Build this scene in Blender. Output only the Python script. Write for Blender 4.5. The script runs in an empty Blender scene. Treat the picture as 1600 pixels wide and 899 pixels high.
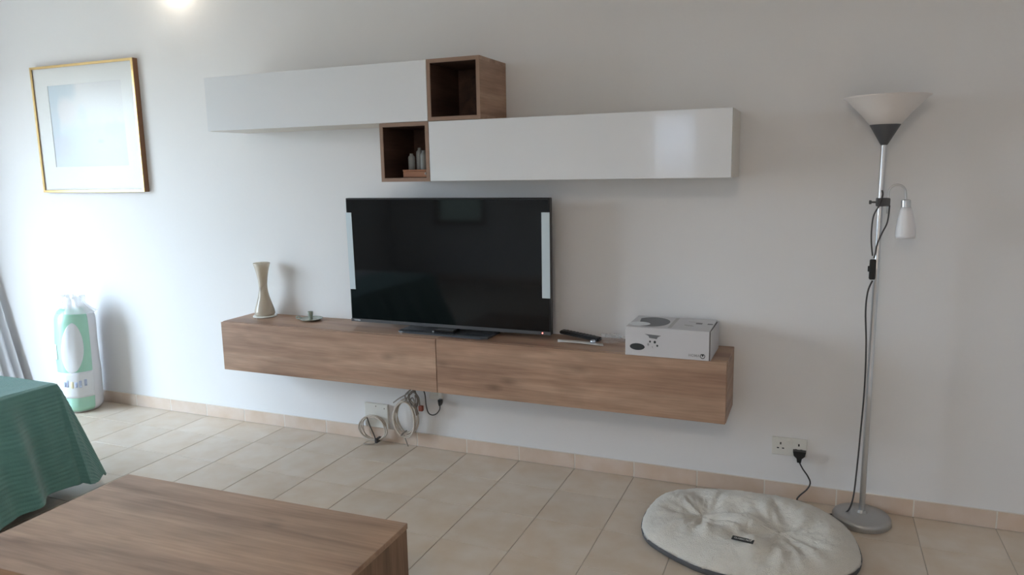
import bpy, bmesh, math, random
from math import sin, cos, pi, radians
from mathutils import Vector, Matrix, noise
random.seed(7)
scene = bpy.context.scene
COL = scene.collection

# ---------------- camera ----------------
cam_data = bpy.data.cameras.new('camera'); cam = bpy.data.objects.new('camera', cam_data); COL.objects.link(cam)
F = Vector((-0.3787682, 0.91176263, -0.15881923)); R = Vector((0.924438, 0.38091061, -0.01793022)); U = Vector((-0.04414782, 0.15360992, 0.98714485))
m = Matrix((R, U, -F)).transposed().to_4x4(); m.translation = Vector((1.51986, -3.73099, 1.65445))
cam.matrix_world = m
cam_data.sensor_width = 36; cam_data.lens = 1150.63 / 1600 * 36; cam_data.clip_start = 0.05
scene.camera = cam

# ---------------- light: sky through the windows ----------------
SKY = 11.0
world = bpy.data.worlds.new('sky'); scene.world = world; world.use_nodes = True
wn = world.node_tree.nodes; wl = world.node_tree.links; wn.clear()
tc = wn.new('ShaderNodeTexCoord'); sp = wn.new('ShaderNodeSeparateXYZ'); rp = wn.new('ShaderNodeValToRGB')
bg = wn.new('ShaderNodeBackground'); wo = wn.new('ShaderNodeOutputWorld')
wl.new(tc.outputs['Generated'], sp.inputs[0]); 
mp = wn.new('ShaderNodeMapRange'); mp.inputs['From Min'].default_value = -1; mp.inputs['From Max'].default_value = 1
wl.new(sp.outputs['Z'], mp.inputs['Value']); wl.new(mp.outputs[0], rp.inputs[0]); wl.new(rp.outputs[0], bg.inputs[0])
e = rp.color_ramp.elements
e[0].position = 0.0; e[0].color = (0.15, 0.145, 0.13, 1)
e[1].position = 1.0; e[1].color = (0.52, 0.70, 1.0, 1)
a = e.new(0.49); a.color = (0.22, 0.23, 0.235, 1)
a = e.new(0.51); a.color = (0.74, 0.86, 1.0, 1)
bg.inputs[1].default_value = SKY
wl.new(bg.outputs[0], wo.inputs[0])
scene.view_settings.view_transform = 'Standard'; scene.view_settings.look = 'None'
scene.view_settings.gamma = 1; scene.view_settings.use_curve_mapping = False
scene.view_settings.exposure = 1.27

def portal(loc, rot, sx, sy):
    d = bpy.data.lights.new('daylight_portal', 'AREA'); d.shape = 'RECTANGLE'; d.size = sx; d.size_y = sy
    d.cycles.is_portal = True
    o = bpy.data.objects.new('daylight_portal', d); o.location = loc; o.rotation_euler = rot; COL.objects.link(o)

# ---------------- helpers ----------------
def srgb(r, g, b):
    f = lambda c: (c/255/12.92) if c/255 <= 0.04045 else ((c/255+0.055)/1.055)**2.4
    return (f(r), f(g), f(b), 1)

def mat(name, col=(0.8, 0.8, 0.8, 1), rough=0.5, metal=0.0, spec=0.5, coat=0.0, trans=0.0, ior=1.45, alpha=1.0,
        noise_scale=0, noise_amt=0.0, bump=0.0, bump_scale=200, emis=None, estr=0.0, sheen=0.0, sss=0.0):
    mt = bpy.data.materials.new(name); mt.use_nodes = True
    nt = mt.node_tree; b = nt.nodes['Principled BSDF']; L = nt.links
    b.inputs['Base Color'].default_value = col; b.inputs['Roughness'].default_value = rough
    b.inputs['Metallic'].default_value = metal; b.inputs['Specular IOR Level'].default_value = spec
    b.inputs['Coat Weight'].default_value = coat; b.inputs['Coat Roughness'].default_value = 0.03
    b.inputs['Transmission Weight'].default_value = trans; b.inputs['IOR'].default_value = ior; b.inputs['Alpha'].default_value = alpha
    b.inputs['Sheen Weight'].default_value = sheen
    b.inputs['Subsurface Weight'].default_value = sss
    if emis: b.inputs['Emission Color'].default_value = emis; b.inputs['Emission Strength'].default_value = estr
    if noise_amt or bump:
        t = nt.nodes.new('ShaderNodeTexCoord')
    if noise_amt:
        n = nt.nodes.new('ShaderNodeTexNoise'); n.inputs['Scale'].default_value = noise_scale; n.inputs['Detail'].default_value = 5
        L.new(t.outputs['Object'], n.inputs['Vector'])
        r = nt.nodes.new('ShaderNodeMapRange'); r.inputs['To Min'].default_value = 1-noise_amt; r.inputs['To Max'].default_value = 1+noise_amt
        L.new(n.outputs['Fac'], r.inputs['Value'])
        v = nt.nodes.new('ShaderNodeVectorMath'); v.operation = 'SCALE'; v.inputs[0].default_value = col[:3]
        L.new(r.outputs[0], v.inputs['Scale']); L.new(v.outputs[0], b.inputs['Base Color'])
    if bump:
        n2 = nt.nodes.new('ShaderNodeTexNoise'); n2.inputs['Scale'].default_value = bump_scale; n2.inputs['Detail'].default_value = 4
        L.new(t.outputs['Object'], n2.inputs['Vector'])
        bp = nt.nodes.new('ShaderNodeBump'); bp.inputs['Strength'].default_value = bump; bp.inputs['Distance'].default_value = 0.01
        L.new(n2.outputs['Fac'], bp.inputs['Height']); L.new(bp.outputs[0], b.inputs['Normal'])
    return mt

def wood(name, axis, dark, mid, light, scale=1.0, rough=0.45, seed=0.0):
    """oak-look laminate: stretched noise along `axis` (0 x, 1 y, 2 z)"""
    mt = bpy.data.materials.new(name); mt.use_nodes = True
    nt = mt.node_tree; b = nt.nodes['Principled BSDF']; L = nt.links; N = nt.nodes.new
    t = N('ShaderNodeTexCoord')
    def stretched(along, across, detail, dist, off):
        mp = N('ShaderNodeMapping'); s = [across*scale]*3; s[axis] = along*scale
        mp.inputs['Scale'].default_value = s; mp.inputs['Location'].default_value = (off+seed, off*1.7+seed, off*0.6-seed)
        L.new(t.outputs['Object'], mp.inputs['Vector'])
        n = N('ShaderNodeTexNoise'); n.inputs['Scale'].default_value = 1; n.inputs['Detail'].default_value = detail
        n.inputs['Distortion'].default_value = dist; L.new(mp.outputs[0], n.inputs['Vector']); return n.outputs['Fac']
    big = stretched(0.9, 11, 3, 0.6, 0); fine = stretched(6, 110, 4, 0.2, 3); cloud = stretched(2.2, 5, 2, 1.2, 9)
    r = N('ShaderNodeValToRGB'); L.new(big, r.inputs[0]); el = r.color_ramp.elements
    el[0].position = 0.30; el[0].color = dark; el[1].position = 0.68; el[1].color = light
    x = el.new(0.47); x.color = mid
    r2 = N('ShaderNodeMapRange'); r2.inputs['From Min'].default_value = 0.3; r2.inputs['From Max'].default_value = 0.7
    r2.inputs['To Min'].default_value = 0.86; r2.inputs['To Max'].default_value = 1.1; L.new(fine, r2.inputs['Value'])
    r3 = N('ShaderNodeMapRange'); r3.inputs['From Min'].default_value = 0.3; r3.inputs['From Max'].default_value = 0.7
    r3.inputs['To Min'].default_value = 0.88; r3.inputs['To Max'].default_value = 1.1; L.new(cloud, r3.inputs['Value'])
    mm = N('ShaderNodeMath'); mm.operation = 'MULTIPLY'; L.new(r2.outputs[0], mm.inputs[0]); L.new(r3.outputs[0], mm.inputs[1])
    # knots: sparse dark ovals
    mk = N('ShaderNodeMapping'); s = [6.0]*3; s[axis] = 2.6; mk.inputs['Scale'].default_value = s; mk.inputs['Location'].default_value = (seed*3.1, seed, 1.3)
    L.new(t.outputs['Object'], mk.inputs['Vector'])
    vo = N('ShaderNodeTexVoronoi'); vo.inputs['Scale'].default_value = 1.0; L.new(mk.outputs[0], vo.inputs['Vector'])
    kr = N('ShaderNodeMapRange'); kr.inputs['From Min'].default_value = 0.02; kr.inputs['From Max'].default_value = 0.16
    kr.inputs['To Min'].default_value = 0.66; kr.inputs['To Max'].default_value = 1.0; L.new(vo.outputs['Distance'], kr.inputs['Value'])
    m2 = N('ShaderNodeMath'); m2.operation = 'MULTIPLY'; L.new(mm.outputs[0], m2.inputs[0]); L.new(kr.outputs[0], m2.inputs[1])
    v = N('ShaderNodeVectorMath'); v.operation = 'SCALE'; L.new(r.outputs[0], v.inputs[0]); L.new(m2.outputs[0], v.inputs['Scale'])
    L.new(v.outputs[0], b.inputs['Base Color']); b.inputs['Roughness'].default_value = rough
    b.inputs['Specular IOR Level'].default_value = 0.4
    bp = N('ShaderNodeBump'); bp.inputs['Strength'].default_value = 0.12; bp.inputs['Distance'].default_value = 0.002
    L.new(fine, bp.inputs['Height']); L.new(bp.outputs[0], b.inputs['Normal'])
    return mt

ORG = {}
class MB:
    def __init__(s): s.bm = bmesh.new()
    def box(s, x0, x1, y0, y1, z0, z1, bev=0.0, seg=1):
        tmp = bmesh.new()
        bmesh.ops.create_cube(tmp, size=1.0)
        for v in tmp.verts:
            v.co = Vector((x0+(v.co.x+.5)*(x1-x0), y0+(v.co.y+.5)*(y1-y0), z0+(v.co.z+.5)*(z1-z0)))
        if bev: bmesh.ops.bevel(tmp, geom=list(tmp.edges), offset=bev, segments=seg, affect='EDGES', profile=0.5)
        s.merge(tmp); return s
    def merge(s, tmp, M=None):
        if M is not None: bmesh.ops.transform(tmp, matrix=M, verts=tmp.verts)
        me = bpy.data.meshes.new('tmp'); tmp.to_mesh(me); s.bm.from_mesh(me); bpy.data.meshes.remove(me); tmp.free()
    def grid(s, rows, closed_u=False, closed_v=False):
        """rows: list of lists of points"""
        vs = [[s.bm.verts.new(p) for p in r] for r in rows]
        n = len(vs); k = len(vs[0])
        for i in range(n if closed_v else n-1):
            for j in range(k if closed_u else k-1):
                q = [vs[i][j], vs[i][(j+1) % k], vs[(i+1) % n][(j+1) % k], vs[(i+1) % n][j]]
                try: s.bm.faces.new(q)
                except ValueError: pass
        return vs
    def cap(s, ring, flip=False):
        try: s.bm.faces.new(ring[::-1] if flip else ring)
        except ValueError: pass
    def lathe(s, prof, c=(0, 0, 0), seg=32, cap0=True, cap1=True, M=None):
        M = M or Matrix.Identity(3)
        rows = [[Vector(c)+M @ Vector((r*cos(2*pi*j/seg), r*sin(2*pi*j/seg), z)) for j in range(seg)] for r, z in prof]
        vs = s.grid(rows, closed_u=True)
        if cap0: s.cap(vs[0], True)
        if cap1: s.cap(vs[-1])
        return s
    def tube(s, pts, r, seg=8, closed=False, smooth_n=0):
        pts = [Vector(p) for p in pts]
        if smooth_n: pts = spline(pts, smooth_n, closed)
        n = len(pts); rows = []; prev = None
        for i, p in enumerate(pts):
            a = pts[(i-1) % n] if (closed or i > 0) else p; b = pts[(i+1) % n] if (closed or i < n-1) else p
            t = (b-a).normalized()
            if prev is None: u = t.orthogonal().normalized()
            else: u = (prev - t*prev.dot(t)).normalized()
            prev = u; w = t.cross(u)
            rr = r[i] if isinstance(r, (list, tuple)) else r
            rows.append([p+u*rr*cos(2*pi*j/seg)+w*rr*sin(2*pi*j/seg) for j in range(seg)])
        vs = s.grid(rows, closed_u=True, closed_v=closed)
        if not closed: s.cap(vs[0], True); s.cap(vs[-1])
        return s
    def prism(s, poly, h, M):
        """poly in local xy, extruded to +z by h, then placed by 4x4 M"""
        tmp = bmesh.new()
        a = [tmp.verts.new((x, y, 0)) for x, y in poly]; b = [tmp.verts.new((x, y, h)) for x, y in poly]
        tmp.faces.new(a[::-1]); tmp.faces.new(b); n = len(poly)
        for i in range(n): tmp.faces.new([a[i], a[(i+1) % n], b[(i+1) % n], b[i]])
        s.merge(tmp, M); return s
    def build(s, name, material, parent=None, smooth=False, org=None, angle=None):
        bmesh.ops.recalc_face_normals(s.bm, faces=s.bm.faces)
        o_ = Vector(ORG.get(parent.name, (0, 0, 0))) if parent else Vector(org or (0, 0, 0))
        bmesh.ops.translate(s.bm, verts=s.bm.verts, vec=-o_)
        me = bpy.data.meshes.new(name); s.bm.to_mesh(me); s.bm.free()
        if material: me.materials.append(material)
        if smooth:
            for p in me.polygons: p.use_smooth = True
            if angle: me.set_sharp_from_angle(angle=radians(angle))
        o = bpy.data.objects.new(name, me); COL.objects.link(o)
        if parent: o.parent = parent
        else: o.location = o_
        ORG[o.name] = tuple(o_)
        return o

def spline(pts, n, closed=False):
    out = []; k = len(pts)
    for i in range(k if closed else k-1):
        p0 = pts[(i-1) % k] if (closed or i > 0) else pts[i]; p1 = pts[i]; p2 = pts[(i+1) % k]
        p3 = pts[(i+2) % k] if (closed or i < k-2) else p2
        for j in range(n):
            t = j/n
            out.append(0.5*((2*p1)+(p2-p0)*t+(2*p0-5*p1+4*p2-p3)*t*t+(3*p1-p0-3*p2+p3)*t**3))
    if not closed: out.append(pts[-1])
    return out

def thing(name, loc, label, cat, group=None):
    o = bpy.data.objects.new(name, None); o.empty_display_size = 0.1; COL.objects.link(o); o.location = loc
    ORG[o.name] = tuple(loc)
    o['label'] = label; o['category'] = cat
    if group: o['group'] = group
    return o
def tag(o, label, cat, group=None):
    o['label'] = label; o['category'] = cat
    if group: o['group'] = group
    return o
def struct(o): o['kind'] = 'structure'; return o

def text_mesh(name, body, size, M, material, parent, depth=0.0006, spacing=1.0, bold=0.0):
    cu = bpy.data.curves.new('txt', 'FONT'); cu.body = body; cu.size = size; cu.extrude = depth; cu.align_x = 'CENTER'; cu.align_y = 'CENTER'
    cu.space_character = spacing; cu.offset = bold
    to = bpy.data.objects.new('txt', cu); COL.objects.link(to)
    dg = bpy.context.evaluated_depsgraph_get(); me = bpy.data.meshes.new_from_object(to.evaluated_get(dg))
    bpy.data.objects.remove(to); bpy.data.curves.remove(cu)
    b = MB(); b.bm.from_mesh(me); bpy.data.meshes.remove(me)
    bmesh.ops.transform(b.bm, matrix=M, verts=b.bm.verts)
    return b.build(name, material, parent)
FRONT = Matrix.Rotation(pi/2, 4, 'X')        # text facing -Y

# ---------------- materials ----------------
M_wall = mat('wall_paint', (0.79, 0.785, 0.79, 1), 0.85, spec=0.25, noise_scale=1.3, noise_amt=0.02, bump=0.06, bump_scale=60)
M_ceil = mat('ceiling_paint', (0.80, 0.79, 0.77, 1), 0.9, spec=0.2)
M_grout = mat('grout', (0.50, 0.44, 0.38, 1), 0.9, spec=0.2)
M_skgrout = mat('pale_grout', (0.78, 0.74, 0.68, 1), 0.9, spec=0.2)
def tile_mat(name, base, rough=0.38):
    mt = bpy.data.materials.new(name); mt.use_nodes = True
    nt = mt.node_tree; b = nt.nodes['Principled BSDF']; L = nt.links; N = nt.nodes.new
    t = N('ShaderNodeTexCoord'); oi = N('ShaderNodeObjectInfo')
    ad = N('ShaderNodeVectorMath'); ad.operation = 'ADD'; ml = N('ShaderNodeMath'); ml.operation = 'MULTIPLY'; ml.inputs[1].default_value = 40
    L.new(oi.outputs['Random'], ml.inputs[0]); L.new(t.outputs['Object'], ad.inputs[0]); L.new(ml.outputs[0], ad.inputs[1])
    n = N('ShaderNodeTexNoise'); n.inputs['Scale'].default_value = 7; n.inputs['Detail'].default_value = 4; L.new(ad.outputs[0], n.inputs['Vector'])
    cr = N('ShaderNodeValToRGB'); L.new(n.outputs['Fac'], cr.inputs[0]); el = cr.color_ramp.elements
    el[0].position = 0.3; el[0].color = (base[0]*0.93, base[1]*0.86, base[2]*0.78, 1); el[1].position = 0.7; el[1].color = (base[0]*1.03, base[1]*1.03, base[2]*1.04, 1)
    r = N('ShaderNodeMapRange'); r.inputs['To Min'].default_value = 0.96; r.inputs['To Max'].default_value = 1.03; L.new(oi.outputs['Random'], r.inputs['Value'])
    v = N('ShaderNodeVectorMath'); v.operation = 'SCALE'; L.new(cr.outputs[0], v.inputs[0]); L.new(r.outputs[0], v.inputs['Scale'])
    L.new(v.outputs[0], b.inputs['Base Color']); b.inputs['Roughness'].default_value = rough; b.inputs['Specular IOR Level'].default_value = 0.45
    return mt
M_tile = tile_mat('floor_tile', (0.66, 0.58, 0.49))
M_sktile = tile_mat('skirting_tile', (0.68, 0.57, 0.49), 0.45)
OAKD, OAKM, OAKL = (0.27, 0.155, 0.105, 1), (0.385, 0.235, 0.16, 1), (0.48, 0.315, 0.22, 1)
M_oak_x = wood('oak_laminate_along', 0, OAKD, OAKM, OAKL, 1.0, 0.42)
M_oak_x2 = wood('oak_laminate_flap', 0, OAKD, OAKM, OAKL, 1.0, 0.45, seed=5.3)
M_oak_z = wood('oak_laminate_upright', 2, OAKD, OAKM, OAKL, 1.2, 0.45, seed=2.0)
M_oak_y = wood('oak_laminate_across', 1, OAKD, OAKM, OAKL, 1.2, 0.45, seed=8.0)
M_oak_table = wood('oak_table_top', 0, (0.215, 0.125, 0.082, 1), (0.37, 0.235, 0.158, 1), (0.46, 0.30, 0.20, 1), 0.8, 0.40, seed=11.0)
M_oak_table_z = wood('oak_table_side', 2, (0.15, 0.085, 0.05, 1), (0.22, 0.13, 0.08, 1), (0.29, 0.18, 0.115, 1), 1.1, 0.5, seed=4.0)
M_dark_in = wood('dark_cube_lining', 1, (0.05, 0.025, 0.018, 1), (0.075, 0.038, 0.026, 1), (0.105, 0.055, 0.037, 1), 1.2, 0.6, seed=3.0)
M_edge = mat('oak_edge_band', (0.30, 0.19, 0.135, 1), 0.5, noise_scale=30, noise_amt=0.1)
M_gloss = mat('white_gloss_front', (0.79, 0.805, 0.83, 1), 0.10, spec=0.5, coat=0.35)
M_carc = mat('white_melamine', (0.72, 0.68, 0.62, 1), 0.4)
M_black = mat('black_plastic', (0.012, 0.012, 0.013, 1), 0.35)
M_screen = mat('tv_screen', (0.004, 0.005, 0.006, 1), 0.06, spec=0.42)
M_tvbase = mat('tv_base_gloss', (0.075, 0.085, 0.10, 1), 0.18, coat=0.5)
M_neck = mat('tv_neck', (0.008, 0.008, 0.01, 1), 0.1, coat=0.5)
M_strip = mat('pale_foam_strip', (0.58, 0.66, 0.70, 1), 0.6)
M_led = mat('red_led', (0.8, 0.05, 0.05, 1), 0.4, emis=(1, 0.15, 0.12, 1), estr=3)
M_silver = mat('silver_lettering', (0.6, 0.62, 0.64, 1), 0.4)
M_gold = mat('gold_frame', (0.80, 0.58, 0.27, 1), 0.28, metal=0.85, noise_scale=20, noise_amt=0.08)
M_framewood = mat('brown_frame_side', (0.23, 0.115, 0.06, 1), 0.45, noise_scale=15, noise_amt=0.15)
M_mat = mat('picture_mount', (0.90, 0.87, 0.86, 1), 0.7)
M_chrome = mat('brushed_steel', (0.62, 0.63, 0.65, 1), 0.28, metal=1.0)
M_grey = mat('dark_grey_plastic', (0.085, 0.085, 0.09, 1), 0.45)
M_shade = mat('opal_plastic_shade', (0.82, 0.77, 0.74, 1), 0.35, sss=0.0)
M_shade2 = mat('frosted_glass_shade', (0.85, 0.84, 0.87, 1), 0.4)
M_base = mat('lamp_base_grey', (0.42, 0.415, 0.41, 1), 0.35, metal=0.6)
M_white = mat('white_plastic', (0.74, 0.73, 0.69, 1), 0.35)
M_hole = mat('socket_hole', (0.02, 0.02, 0.02, 1), 0.6)
M_fleece = mat('cream_fleece', (0.88, 0.84, 0.765, 1), 0.95, spec=0.1, noise_scale=14, noise_amt=0.06, bump=0.9, bump_scale=260, sheen=0.4)
M_greycloth = mat('grey_base_cloth', (0.10, 0.10, 0.105, 1), 0.9, noise_scale=40, noise_amt=0.15, bump=0.3)
M_throw = mat('teal_plush', (0.15, 0.34, 0.31, 1), 0.85, spec=0.15, noise_scale=18, noise_amt=0.14, bump=0.5, bump_scale=300, sheen=0.5)
M_darkbase = mat('dark_bed_base', (0.03, 0.028, 0.026, 1), 0.7)
M_mattress = mat('mattress_ticking', (0.5, 0.5, 0.5, 1), 0.8)
M_cable = mat('beige_cable', (0.58, 0.51, 0.44, 1), 0.5)
M_cable2 = mat('grey_cable', (0.28, 0.25, 0.225, 1), 0.5)
M_tie = mat('black_cable_tie', (0.05, 0.045, 0.045, 1), 0.5)
M_red = mat('red_connector', (0.26, 0.07, 0.045, 1), 0.5)
M_card = mat('white_carton', (0.62, 0.61, 0.63, 1), 0.55, noise_scale=8, noise_amt=0.03)
M_ink = mat('dark_print', (0.035, 0.04, 0.042, 1), 0.5)
M_ink2 = mat('mid_grey_print', (0.16, 0.16, 0.17, 1), 0.5)
M_ink3 = mat('light_grey_print', (0.34, 0.34, 0.35, 1), 0.5)
M_duvet = mat('white_duvet_wrap', (0.78, 0.78, 0.82, 1), 0.4, noise_scale=12, noise_amt=0.05, bump=0.25, bump_scale=25, coat=0.3)
M_mint = mat('mint_label_card', (0.36, 0.70, 0.54, 1), 0.35, noise_scale=9, noise_amt=0.12, coat=0.3)
M_labelwhite = mat('white_label_print', (0.80, 0.82, 0.85, 1), 0.4)
M_blueprint = mat('pale_blue_print', (0.42, 0.50, 0.70, 1), 0.4)
M_yellowprint = mat('yellow_print', (0.80, 0.70, 0.42, 1), 0.4)
M_clear = mat('clear_plastic', (0.92, 0.94, 0.96, 1), 0.12, alpha=0.42, coat=0.5)
M_curtain = mat('white_curtain', (0.88, 0.89, 0.91, 1), 0.9, spec=0.1)
M_mauve = mat('taupe_curtain', (0.42, 0.33, 0.33, 1), 0.9, spec=0.1)
M_pvc = mat('white_window_frame', (0.75, 0.75, 0.73, 1), 0.4)

def add_translucency(mt, f, col):
    nt = mt.node_tree; N = nt.nodes.new; o = nt.nodes['Material Output']; t = N('ShaderNodeBsdfTranslucent'); x = N('ShaderNodeMixShader')
    t.inputs[0].default_value = col; x.inputs[0].default_value = f
    nt.links.new(nt.nodes['Principled BSDF'].outputs[0], x.inputs[1]); nt.links.new(t.outputs[0], x.inputs[2]); nt.links.new(x.outputs[0], o.inputs[0])
add_translucency(M_curtain, .5, (.85, .86, .88, 1))
def glass_mat(tint=(0.93, 0.95, 0.94, 1), refl=0.07, rg=0.02):
    mt = bpy.data.materials.new('window_glass'); mt.use_nodes = True; nt = mt.node_tree; nt.nodes.clear(); N = nt.nodes.new
    o = N('ShaderNodeOutputMaterial'); t = N('ShaderNodeBsdfTransparent'); g = N('ShaderNodeBsdfGlossy'); x = N('ShaderNodeMixShader')
    g.inputs['Roughness'].default_value = rg; t.inputs[0].default_value = tint; x.inputs[0].default_value = refl
    nt.links.new(t.outputs[0], x.inputs[1]); nt.links.new(g.outputs[0], x.inputs[2]); nt.links.new(x.outputs[0], o.inputs[0]); return mt
M_glass = glass_mat()

# ---------------- room ----------------
XL, XR, YB, H = -4.62, 3.6, -6.5, 3.0
W1 = (-3.0, -1.05, 0.0, 2.5)      # patio door in the left wall: y0, y1, z0, z1
W2 = (-0.52, 0.10, 0.95, 2.35)      # window in the wall behind the camera: x0, x1, z0, z1
T = 0.2
b = MB(); b.box(XL-T, XR+T, 0, T, -0.02, H+.1); struct(b.build('wall_back', M_wall))
b = MB(); b.box(XL-T, XL, W1[1], 0, -0.02, H+.1); b.box(XL-T, XL, YB, W1[0], -0.02, H+.1); b.box(XL-T, XL, W1[0], W1[1], W1[3], H+.1)
struct(b.build('wall_left', M_wall))
b = MB(); b.box(XR, XR+T, YB, 0, -0.02, H+.1); struct(b.build('wall_right', M_wall))
W3 = (-3.85, -3.0, .84, 1.75)
b = MB(); b.box(XL-T, W3[0], YB-T, YB, -0.02, H+.1); b.box(W3[1], W2[0], YB-T, YB, -0.02, H+.1); b.box(W3[0], W3[1], YB-T, YB, -0.02, W3[2]); b.box(W3[0], W3[1], YB-T, YB, W3[3], H+.1); b.box(W2[1], XR+T, YB-T, YB, -0.02, H+.1); b.box(W2[0], W2[1], YB-T, YB, -0.02, W2[2]); b.box(W2[0], W2[1], YB-T, YB, W2[3], H+.1)
struct(b.build('wall_front', M_wall))
b = MB(); b.box(XL, XR, YB, 0, H, H+.1); struct(b.build('ceiling', M_ceil))

# patio door and rear window: frames with panes
d1 = thing('door_1', (XL-.1, W1[0], 0), '', ''); del d1['label']; del d1['category']; struct(d1)
fr = MB(); x0, x1 = XL-.13, XL-.07
fr.box(x0, x1, W1[0], W1[0]+.07, 0, W1[3]); fr.box(x0, x1, W1[1]-.07, W1[1], 0, W1[3]); fr.box(x0, x1, W1[0]+.07, W1[1]-.07, W1[3]-.07, W1[3]); fr.box(x0, x1, W1[0]+.07, W1[1]-.07, 0, .07)
ym = (W1[0]+W1[1])/2; fr.box(x0, x1, ym-.04, ym+.04, .07, W1[3]-.07); fr.build('door_frame', M_pvc, d1)
for ya, yb in ((W1[0]+.07, ym-.04), (ym+.04, W1[1]-.07)):
    p = MB(); p.box(XL-.103, XL-.097, ya, yb, .07, W1[3]-.07); p.build('pane', M_glass, d1)
w1 = thing('window_1', (W2[0], YB-.1, W2[2]), '', ''); del w1['label']; del w1['category']; struct(w1)
fr = MB(); y0, y1 = YB-.13, YB-.07
fr.box(W2[0], W2[0]+.05, y0, y1, W2[2], W2[3]); fr.box(W2[1]-.05, W2[1], y0, y1, W2[2], W2[3]); fr.box(W2[0]+.05, W2[1]-.05, y0, y1, W2[2], W2[2]+.05); fr.box(W2[0]+.05, W2[1]-.05, y0, y1, W2[3]-.05, W2[3])
fr.build('window_frame', M_pvc, w1)
p = MB(); p.box(W2[0]+.05, W2[1]-.05, YB-.103, YB-.097, W2[2]+.05, W2[3]-.05); p.build('pane', glass_mat((.40, .41, .43, 1), .05, .1), w1)
w2 = thing('window_2', (W3[0], YB-.1, W3[2]), '', ''); del w2['label']; del w2['category']; struct(w2)
fr = MB(); y0, y1 = YB-.06, YB+.01
fr.box(W3[0], W3[0]+.07, y0, y1, W3[2], W3[3]); fr.box(W3[1]-.07, W3[1], y0, y1, W3[2], W3[3]); fr.box(W3[0]+.07, W3[1]-.07, y0, y1, W3[2], W3[2]+.07); fr.box(W3[0]+.07, W3[1]-.07, y0, y1, W3[3]-.07, W3[3])
fr.build('window_frame', M_framewood, w2)
p = MB(); p.box(W3[0]+.07, W3[1]-.07, YB-.043, YB-.037, W3[2]+.07, W3[3]-.07); p.build('pane', glass_mat((.30, .34, .33, 1), .05, .1), w2)
portal(((W3[0]+W3[1])/2, YB-.16, (W3[2]+W3[3])/2), (pi/2, 0, 0), W3[1]-W3[0], W3[3]-W3[2])
portal((XL-.16, (W1[0]+W1[1])/2, W1[3]/2), (0, -pi/2, 0), W1[3], W1[1]-W1[0])
portal(((W2[0]+W2[1])/2, YB-.16, (W2[2]+W2[3])/2), (pi/2, 0, 0), W2[1]-W2[0], W2[3]-W2[2])

# floor: grout bed + individual tiles on a 1/3 m grid
PT = 1/3
fl = MB(); fl.box(XL, XR, YB, 0, -.1, -.0022); floor = struct(fl.build('floor', M_grout))
def tile_mesh(w, d, h, bev, up='z'):
    t = bmesh.new(); bmesh.ops.create_cube(t, size=1.0)
    for v in t.verts: v.co = Vector((v.co.x*w, v.co.y*d, (v.co.z-.5)*h))
    top = [e for e in t.edges if all(v.co.z > -1e-5 for v in e.verts)]
    bmesh.ops.bevel(t, geom=top, offset=bev, segments=1, affect='EDGES')
    me = bpy.data.meshes.new('tile'); t.to_mesh(me); t.free(); return me
me_tile = tile_mesh(PT-.0035, PT-.0022, .008, .0012); me_tile.materials.append(M_tile)
Y0 = -0.305                         # first cross joint in front of the wall
cells = []
nx0 = int(math.floor(XL/PT)); nx1 = int(math.ceil(XR/PT))
ny = int(math.ceil((-YB+Y0)/PT))+1
def visible(p):
    d = p-m.translation; z = d.dot(F)
    if z < .3: return False
    u = 800+1150.6*d.dot(R)/z; w = 449.5-1150.6*d.dot(U)/z
    return -120 < u < 1720 and -100 < w < 1050
for i in range(nx0, nx1):
    for j in range(-1, ny):
        xa, xb = i*PT, (i+1)*PT; yb = Y0-j*PT; ya = yb-PT
        xa2, xb2 = max(xa, XL), min(xb, XR); ya2, yb2 = max(ya, YB), min(yb, -.011)
        if xb2-xa2 < .02 or yb2-ya2 < .02: continue
        full = (xb2-xa2 > PT-.001) and (yb2-ya2 > PT-.001)
        c = Vector(((xa2+xb2)/2, (ya2+yb2)/2, 0))
        cells.append(((c-m.translation).length, visible(c), full, c, xb2-xa2, yb2-ya2))
cells.sort(key=lambda q: (not q[1], q[0]))
rest = MB(); n = 0
for dist, vis, full, c, w, d in cells:
    if vis and n < 300:
        n += 1
        if full: me = me_tile
        else: me = tile_mesh(w-.0035, d-.0022, .008, .0012); me.materials.append(M_tile)
        o = bpy.data.objects.new('tile', me); COL.objects.link(o); o.parent = floor; o.location = c
    else:
        rest.box(c.x-w/2+.0017, c.x+w/2-.0017, c.y-d/2+.0011, c.y+d/2-.0011, -.008, 0)
o = rest.build('tile_field', M_tile, floor); o['kind'] = 'stuff'

# tiled skirting on the back wall; plain on the others
bb = MB(); bb.box(XL, XR, -.0108, 0, 0, .0835); base = struct(bb.build('baseboard_back', M_skgrout))
for i in range(nx0, nx1):
    xa, xb = max(i*PT, XL), min((i+1)*PT, XR)
    q = MB(); q.box(xa+.003, xb-.003, -.0118, -.0105, .001, .084, .0008); o = q.build('tile', M_sktile, base)
for nm, bx in (('baseboard_left', [(XL, XL+.01, YB, W1[0]), (XL, XL+.01, W1[1], -.012)]), ('baseboard_right', [(XR-.01, XR, YB, -.012)]), ('baseboard_front', [(XL+.01, XR-.01, YB, YB+.01)])):
    q = MB()
    for xa, xb, ya, yb in bx: q.box(xa, xb, ya, yb, 0, .084)
    struct(q.build(nm, M_sktile))

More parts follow.
